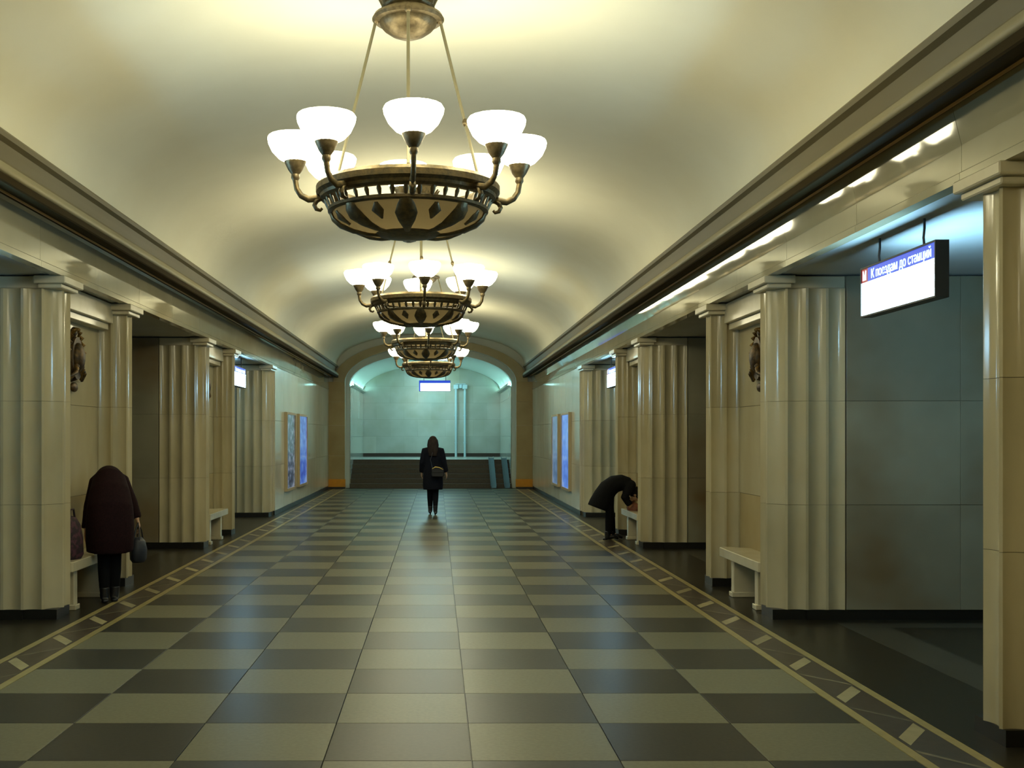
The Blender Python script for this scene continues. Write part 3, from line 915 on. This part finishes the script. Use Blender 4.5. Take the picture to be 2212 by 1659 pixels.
# fluorescent tubes on the ledges and behind the portal arch
for s, nm in ((-1, 'left'), (1, 'right')):
    for i in range(4):
        y = YEND + .95 + i * 1.5
        t = thing('tube_lamp', '%s fluorescent tube from the hall on the %s ledge of the stair room' % (('first', 'second', 'third', 'last')[i], nm), 'lamp', (s * (RW - .065), y, 3.262), 0, 'fluorescent tubes of the stair room')
        MB().tube([(0, 0, .022), (0, 1.2, .022)], [.016, .016], 8).build('tube', 'tube', t, smooth=60)
        MB().box(-.02, .02, -.03, 1.23, -.02, .004).build('batten', 'pipe', t)

for i in range(3):  # added lamps, hidden behind the farthest chandelier, to brighten the end wall
    t = thing('added_fill_lamp', 'added flat fill lamp at the crown of the stair room, %s from the hall' % ('first', 'second', 'third')[i], 'lamp', (0, YEND + 1.7 + i * 1.9, RA - .10), 0, 'added fill lamps of the stair room')
    MB().box(-.55, .55, -.2, .2, .0, .075).build('housing', 'pipe', t)
    MB().box(-.53, .53, -.18, .18, -.03, .0).build('fill_diffuser', 'fill_diffuser', t)

# ------------------------------------------------------------------ people
def rem(o, vox, it=4):
    m = o.modifiers.new('Remesh', 'REMESH')
    m.mode = 'VOXEL'
    m.voxel_size = vox
    m.use_smooth_shade = True
    k = o.modifiers.new('Smooth', 'SMOOTH')
    k.factor = .5
    k.iterations = it
    return o

def hand(mb, wr, d, pn, thumb):
    """wr wrist, d along the hand, pn palm normal, thumb = direction of the thumb side"""
    wr, d, pn = Vector(wr), Vector(d).normalized(), Vector(pn)
    pn = (pn - d * pn.dot(d)).normalized()
    sd = Vector(thumb); sd = (sd - d * sd.dot(d) - pn * sd.dot(pn)).normalized()
    kn = wr + d * .088
    mb.tube([wr - d * .02, wr + d * .03, wr + d * .065, kn], [(.024, .019), (.034, .017), (.040, .016), (.038, .013)], 10, side=sd)
    for i, ln in enumerate((.070, .078, .072, .056)):
        b = kn - d * .012 + sd * (.029 - .0195 * i)
        p1 = b + d * (ln * .45) + pn * .006
        p2 = p1 + (d * .85 + pn * .5).normalized() * (ln * .35)
        p3 = p2 + (d * .55 + pn * .85).normalized() * (ln * .30)
        mb.tube([b, p1, p2, p3], [.0095, .0092, .0085, .0068], 8)
    b = wr + d * .022 + sd * .024
    p1 = b + (d * .7 + sd * .7 + pn * .2).normalized() * .036
    p2 = p1 + (d * .9 + sd * .25 + pn * .3).normalized() * .030
    mb.tube([b, p1, p2], [.013, .0105, .008], 8)

def head(mb, c, f, u, k=1.0):
    """c centre of the skull, f where the face looks, u crown direction"""
    c, f, u = Vector(c), Vector(f).normalized(), Vector(u)
    u = (u - f * u.dot(f)).normalized()
    s_ = f.cross(u)
    rot = Matrix((s_, f, u)).transposed()
    mb.ball(c + u * .02 * k, (.074 * k, .092 * k, .092 * k), 18, 12, rot)                # skull
    mb.tube([c + f * .02 + u * .02, c + f * .045 - u * .05, c + f * .06 - u * .098], [(.068 * k, .065 * k), (.058 * k, .052 * k), (.026 * k, .026 * k)], 12, side=s_)   # jaw
    mb.tube([c + f * .088 + u * .012, c + f * .108 - u * .022, c + f * .094 - u * .034], [.009, .014, .012], 8)   # nose
    mb.tube([c + f * .084 - u * .055 - s_ * .022, c + f * .094 - u * .057, c + f * .084 - u * .055 + s_ * .022], [.005, .008, .005], 8)   # lips
    for q in (-1, 1):
        mb.ball(c + s_ * q * .030 + f * .083 + u * .012, (.014, .010, .009), 10, 7, rot)   # eyes
        mb.ball(c + s_ * q * .075 - f * .005 - u * .012, (.010, .020, .030), 10, 7, rot)   # ears

def limb(mb, pts, rad, seg=12):
    mb.tube(pts, rad, seg)

def person(label, loc, rz, J, mats, coat, hairfn, hem_legs=True, shoes_h=.10):
    t = thing('person', label, 'person', loc, rz)
    b = MB()
    sp = [Vector(p) for p in J['spine']]
    n = len(sp)
    rr = [(.15, .11), (.155, .115), (.125, .095), (.15, .105), (.155, .085), (.055, .055)][:n]
    b.tube(sp, rr, 16, side=(1, 0, 0))
    b.tube([sp[-2].lerp(sp[-1], .6), sp[-1], Vector(J['head']) - Vector(J['up']).normalized() * .04], [.056, .052, .05], 12)
    head(b, J['head'], J['face'], J['up'])
    for q, sd in ((-1, 'L'), (1, 'R')):
        sh, el, wr = [Vector(p) for p in J['arm' + sd]]
        b.tube([sp[-2] + Vector((q * .08, 0, 0)), sh, sh.lerp(el, .5), el, el.lerp(wr, .3), wr], [.06, .052, .044, .038, .040, .025], 12)
        hd = (wr - el).normalized() * .8 + Vector((0, 0, -.2))
        hand(b, wr, hd, (-q, .15, 0), (0, 1, .1))
        hp, kn, an, toe = [Vector(p) for p in J['leg' + sd]]
        b.tube([hp, hp.lerp(kn, .4), kn, kn.lerp(an, .35), an], [.085, .073, .052, .052, .034], 12)
        b.tube([an, an.lerp(toe, .45), an.lerp(toe, .8)], [(.03, .03), (.028, .020), (.016, .012)], 10, side=(1, 0, 0))
    o = rem(b.build('body', 'skin', t), .0075, 3)
    # legs of the trousers or tights
    for q, sd in ((-1, 'L'), (1, 'R')):
        hp, kn, an, toe = [Vector(p) for p in J['leg' + sd]]
        g = MB()
        w_ = J.get('legw', 1.0)
        g.tube([hp + Vector((0, 0, .05)), hp.lerp(kn, .4), kn, kn.lerp(an, .4), an + Vector((0, 0, .0))], [.098, .086 * w_, .066 * w_, .064 * w_, .05 * w_], 14)
        rem(g.build('trouser_leg', mats['leg'], t), .012, 3)
        g = MB()
        hl = J.get('heel', 0.0)
        sole = an.z - .085
        g.tube([an + Vector((0, -.005, .05)), an + Vector((0, -.012, -.01)), an + Vector((0, -.015, -.055))], [.054, .047, .045], 12)
        fo = (toe - an); fo.z = 0; fo.normalize()
        heel = Vector((an.x, an.y, 0)) - fo * .055
        tip = Vector((toe.x, toe.y, .032)) + fo * .02
        g.tube([heel + Vector((0, 0, hl + .045)), Vector((an.x, an.y, an.z - .045)), Vector((an.x, an.y, 0)).lerp(tip, .55) + Vector((0, 0, .045 + hl * .3)), tip], [(.034, .040), (.040, .042), (.046, .034), (.030, .024)], 12,
               side=fo.cross(Vector((0, 0, 1))))
        if hl > .02: g.tube([heel + Vector((0, 0, hl + .02)), heel + Vector((0, 0, .0))], [.024, .012], 10)
        else: g.tube([heel + Vector((0, 0, .035)), heel + Vector((0, 0, .002))], [.036, .036], 10)
        rem(g.build('shoe', mats['shoe'], t), .009, 2)
    # coat with sleeves
    g = MB()
    g.tube([c_[0] for c_ in coat], [c_[1] for c_ in coat], 22, side=(1, 0, 0))
    for q, sd in ((-1, 'L'), (1, 'R')):
        sh, el, wr = [Vector(p) for p in J['arm' + sd]]
        g.tube([sp[-2] + Vector((q * .07, 0, -.01)), sh, sh.lerp(el, .5), el, el.lerp(wr, .5), el.lerp(wr, .96)], [.085, .080, .066, .058, .054, .052], 14)
    rem(g.build('coat', mats['coat'], t), .014, 5)
    h = MB()
    hairfn(h)
    rem(h.build('hair', mats['hair'], t), .010, 4)
    return t

# woman walking away down the middle
WJ = dict(spine=[(0, 0, .82), (0, 0, .92), (0, 0, 1.03), (0, .01, 1.22), (0, 0, 1.345), (0, .005, 1.42)], head=(0, .02, 1.515), face=(0, 1, -.05), up=(0, 0, 1),
          armL=[(-.17, 0, 1.33), (-.225, -.03, 1.08), (-.235, .06, .885)], armR=[(.17, 0, 1.33), (.235, .0, 1.08), (.275, .03, .885)],
          legL=[(-.075, 0, .86), (-.062, .07, .49), (-.055, .06, .125), (-.06, .19, .06)], legR=[(.075, 0, .86), (.058, .03, .49), (.05, -.11, .145), (.055, .01, .05)], legw=.95, heel=.045)
def whair(h):
    h.ball((0, .005, 1.548), (.090, .108, .100), 16, 10)
    h.tube([(0, -.05, 1.56), (0, -.085, 1.46), (0, -.115, 1.34), (0, -.125, 1.22)], [(.088, .06), (.098, .055), (.11, .042), (.085, .03)], 14, side=(1, 0, 0))
    for q in (-1, 1): h.tube([(q * .07, 0, 1.56), (q * .088, -.02, 1.45), (q * .085, -.06, 1.34)], [.035, .035, .025], 10)
wx, wy = .115, 23.6
woman = person('woman with long dark hair in a black coat walking away down the hall', (wx, wy, 0), 0, WJ, dict(leg='trouser', shoe='leather', coat='coat_b', hair='hair'),
       [((0, 0, .53), (.205, .165)), ((0, 0, .62), (.212, .168)), ((0, 0, .78), (.208, .16)), ((0, 0, .92), (.195, .145)), ((0, .0, 1.05), (.175, .125)), ((0, .01, 1.2), (.192, .13)),
        ((0, 0, 1.31), (.185, .11)), ((0, 0, 1.375), (.12, .09)), ((0, .005, 1.43), (.07, .07))], whair)
t = thing('shoulder_bag', 'black shoulder bag with gold chain at the hip of the walking woman', 'bag', (wx + .10, wy - .215, .80))
MB().prism([(-.12, 0), (.12, 0), (.135, .05), (.125, .16), (.10, .19), (-.10, .19), (-.125, .16), (-.135, .05)], lambda p: (p[0], -.04, p[1]), lambda p: (p[0], .04, p[1])).build('bag_body', 'leather', t, bevel=.015)
MB().prism([(-.115, .09), (.115, .09), (.125, .16), (.10, .195), (-.10, .195), (-.125, .16)], lambda p: (p[0], -.052, p[1]), lambda p: (p[0], -.041, p[1])).build('flap', 'leather', t, bevel=.004)
MB().tube([(-.115, -.056, .165), (-.05, -.06, .205), (.03, -.06, .195), (.11, -.056, .15)], [.009] * 4, 8).build('chain', 'goldchain', t, smooth=60)
MB().tube([(-.11, 0, .18), (-.15, .02, .35), (-.10, .07, .52), (.0, .13, .575)], [.007] * 4, 8).build('strap', 'leather', t, smooth=60)

# person in a maroon coat stooping at the left bench
PJ = dict(spine=[(0, -.05, .80), (0, -.05, .90), (0, .03, 1.03), (0, .19, 1.19), (0, .34, 1.215), (0, .42, 1.19)], head=(0, .53, 1.12), face=(0, .45, -.9), up=(0, .9, .45),
          armL=[(-.12, .33, 1.17), (-.19, .30, .93), (-.22, .25, .70)], armR=[(.13, .31, 1.18), (.225, .24, .97), (.275, .19, .80)],
          legL=[(-.065, -.05, .86), (-.055, .0, .47), (-.05, -.04, .095), (-.055, .10, .04)], legR=[(.075, -.05, .86), (.05, .02, .47), (.045, .02, .095), (.05, .16, .04)], legw=1.0)
def phair(h):
    h.ball((0, .545, 1.17), (.092, .112, .10), 16, 10)
    h.tube([(0, .47, 1.22), (0, .44, 1.14)], [(.085, .05), (.08, .04)], 12, side=(1, 0, 0))
px, py, pr = -3.06, 11.30, math.radians(18)
person('person in a long dark maroon coat stooping at the left bench', (px, py, 0), pr, PJ, dict(leg='trouser', shoe='leather', coat='coat_m', hair='hair2'),
       [((0, -.04, .50), (.225, .185)), ((0, -.05, .62), (.235, .195)), ((0, -.05, .80), (.235, .19)), ((0, -.04, .94), (.225, .18)), ((0, .04, 1.08), (.20, .16)), ((0, .17, 1.195), (.165, .145)),
        ((0, .30, 1.235), (.125, .115)), ((0, .40, 1.225), (.10, .085)), ((0, .45, 1.20), (.07, .07))], phair)
Rz = Matrix.Rotation(pr, 3, 'Z')
hw_ = Vector((px, py, 0)) + Rz @ Vector((.285, .16, .70))
t = thing('handbag', 'dark navy handbag hanging from the hand of the person in maroon', 'bag', (hw_.x, hw_.y, .365))
g = MB(); g.tube([(0, 0, .0), (0, 0, .03), (0, 0, .12), (0, 0, .21), (0, 0, .25)], [(.06, .10), (.08, .125), (.085, .13), (.065, .11), (.03, .075)], 16, side=(1, 0, 0))
g.build('bag_body', 'bluebag', t, smooth=60)
for q in (-1, 1):
    MB().tube([(q * .03, -.07, .22), (q * .02, -.045, .32), (0, -.01, .40), (q * .02, .04, .32), (q * .03, .07, .22)], [.007] * 5, 8).build('handle', 'leather', t, smooth=60)
t = thing('tote_bag', 'maroon patterned tote bag standing on the left bench', 'bag', (-3.345, 10.87, .472))
g = MB(); g.tube([(0, 0, 0), (0, 0, .04), (0, 0, .2), (0, 0, .33), (.01, 0, .40)], [(.13, .16), (.15, .18), (.145, .175), (.12, .15), (.07, .11)], 16, side=(1, 0, 0))
g.build('bag_body', 'purple', t, smooth=60)
for q in (-1, 1):
    MB().tube([(q * .05, -.08, .37), (q * .045, -.05, .47), (q * .045, .05, .47), (q * .05, .08, .37)], [.010] * 4, 8).build('handle', 'purple', t, smooth=60)

# person in black bending over the right bench
BJ = dict(spine=[(0, -.06, .78), (0, -.02, .84), (0, .08, .895), (0, .21, .915), (0, .325, .885), (0, .38, .835)], head=(0, .405, .715), face=(0, .35, -.95), up=(0, .95, .35),
          armL=[(-.15, .32, .86), (-.19, .28, .67), (-.12, .36, .56)], armR=[(.15, .31, .86), (.19, .20, .68), (.13, .30, .565)],
          legL=[(-.08, -.03, .80), (-.075, .02, .45), (-.07, .06, .095), (-.075, .20, .04)], legR=[(.08, -.03, .80), (.075, -.01, .45), (.07, -.03, .095), (.075, .11, .04)], legw=1.0)
def bhair(h):
    h.ball((0, .41, .752), (.088, .10, .10), 16, 10)
    h.tube([(0, .375, .81), (0, .405, .74), (0, .445, .66)], [(.06, .04), (.09, .05), (.07, .03)], 12, side=(1, 0, 0))
bx_, by_ = 2.93, 17.95
person('person in a black coat bending over the bench on the right', (bx_, by_, 0), -PI / 2, BJ, dict(leg='trouser', shoe='leather', coat='coat_c', hair='hair2'),
       [((0, -.18, .50), (.215, .175)), ((0, -.15, .58), (.215, .17)), ((0, -.09, .70), (.21, .16)), ((0, -.02, .81), (.205, .15)), ((0, .08, .885), (.195, .14)), ((0, .19, .905), (.185, .13)),
        ((0, .285, .885), (.16, .11)), ((0, .345, .85), (.09, .08)), ((0, .375, .83), (.07, .07))], bhair)
t = thing('small_bag', 'red-brown bag on the bench under the hands of the bending person', 'bag', (3.31, 17.93, .472))
g = MB(); g.tube([(0, 0, 0), (0, 0, .03), (0, 0, .08), (0, 0, .12)], [(.10, .15), (.11, .165), (.09, .14), (.04, .08)], 16, side=(1, 0, 0))
g.build('bag_body', 'red', t, smooth=60)
MB().tube([(0, -.08, .10), (0, -.03, .15), (0, .03, .15), (0, .08, .10)], [.008] * 4, 8).build('handle', 'red', t, smooth=60)
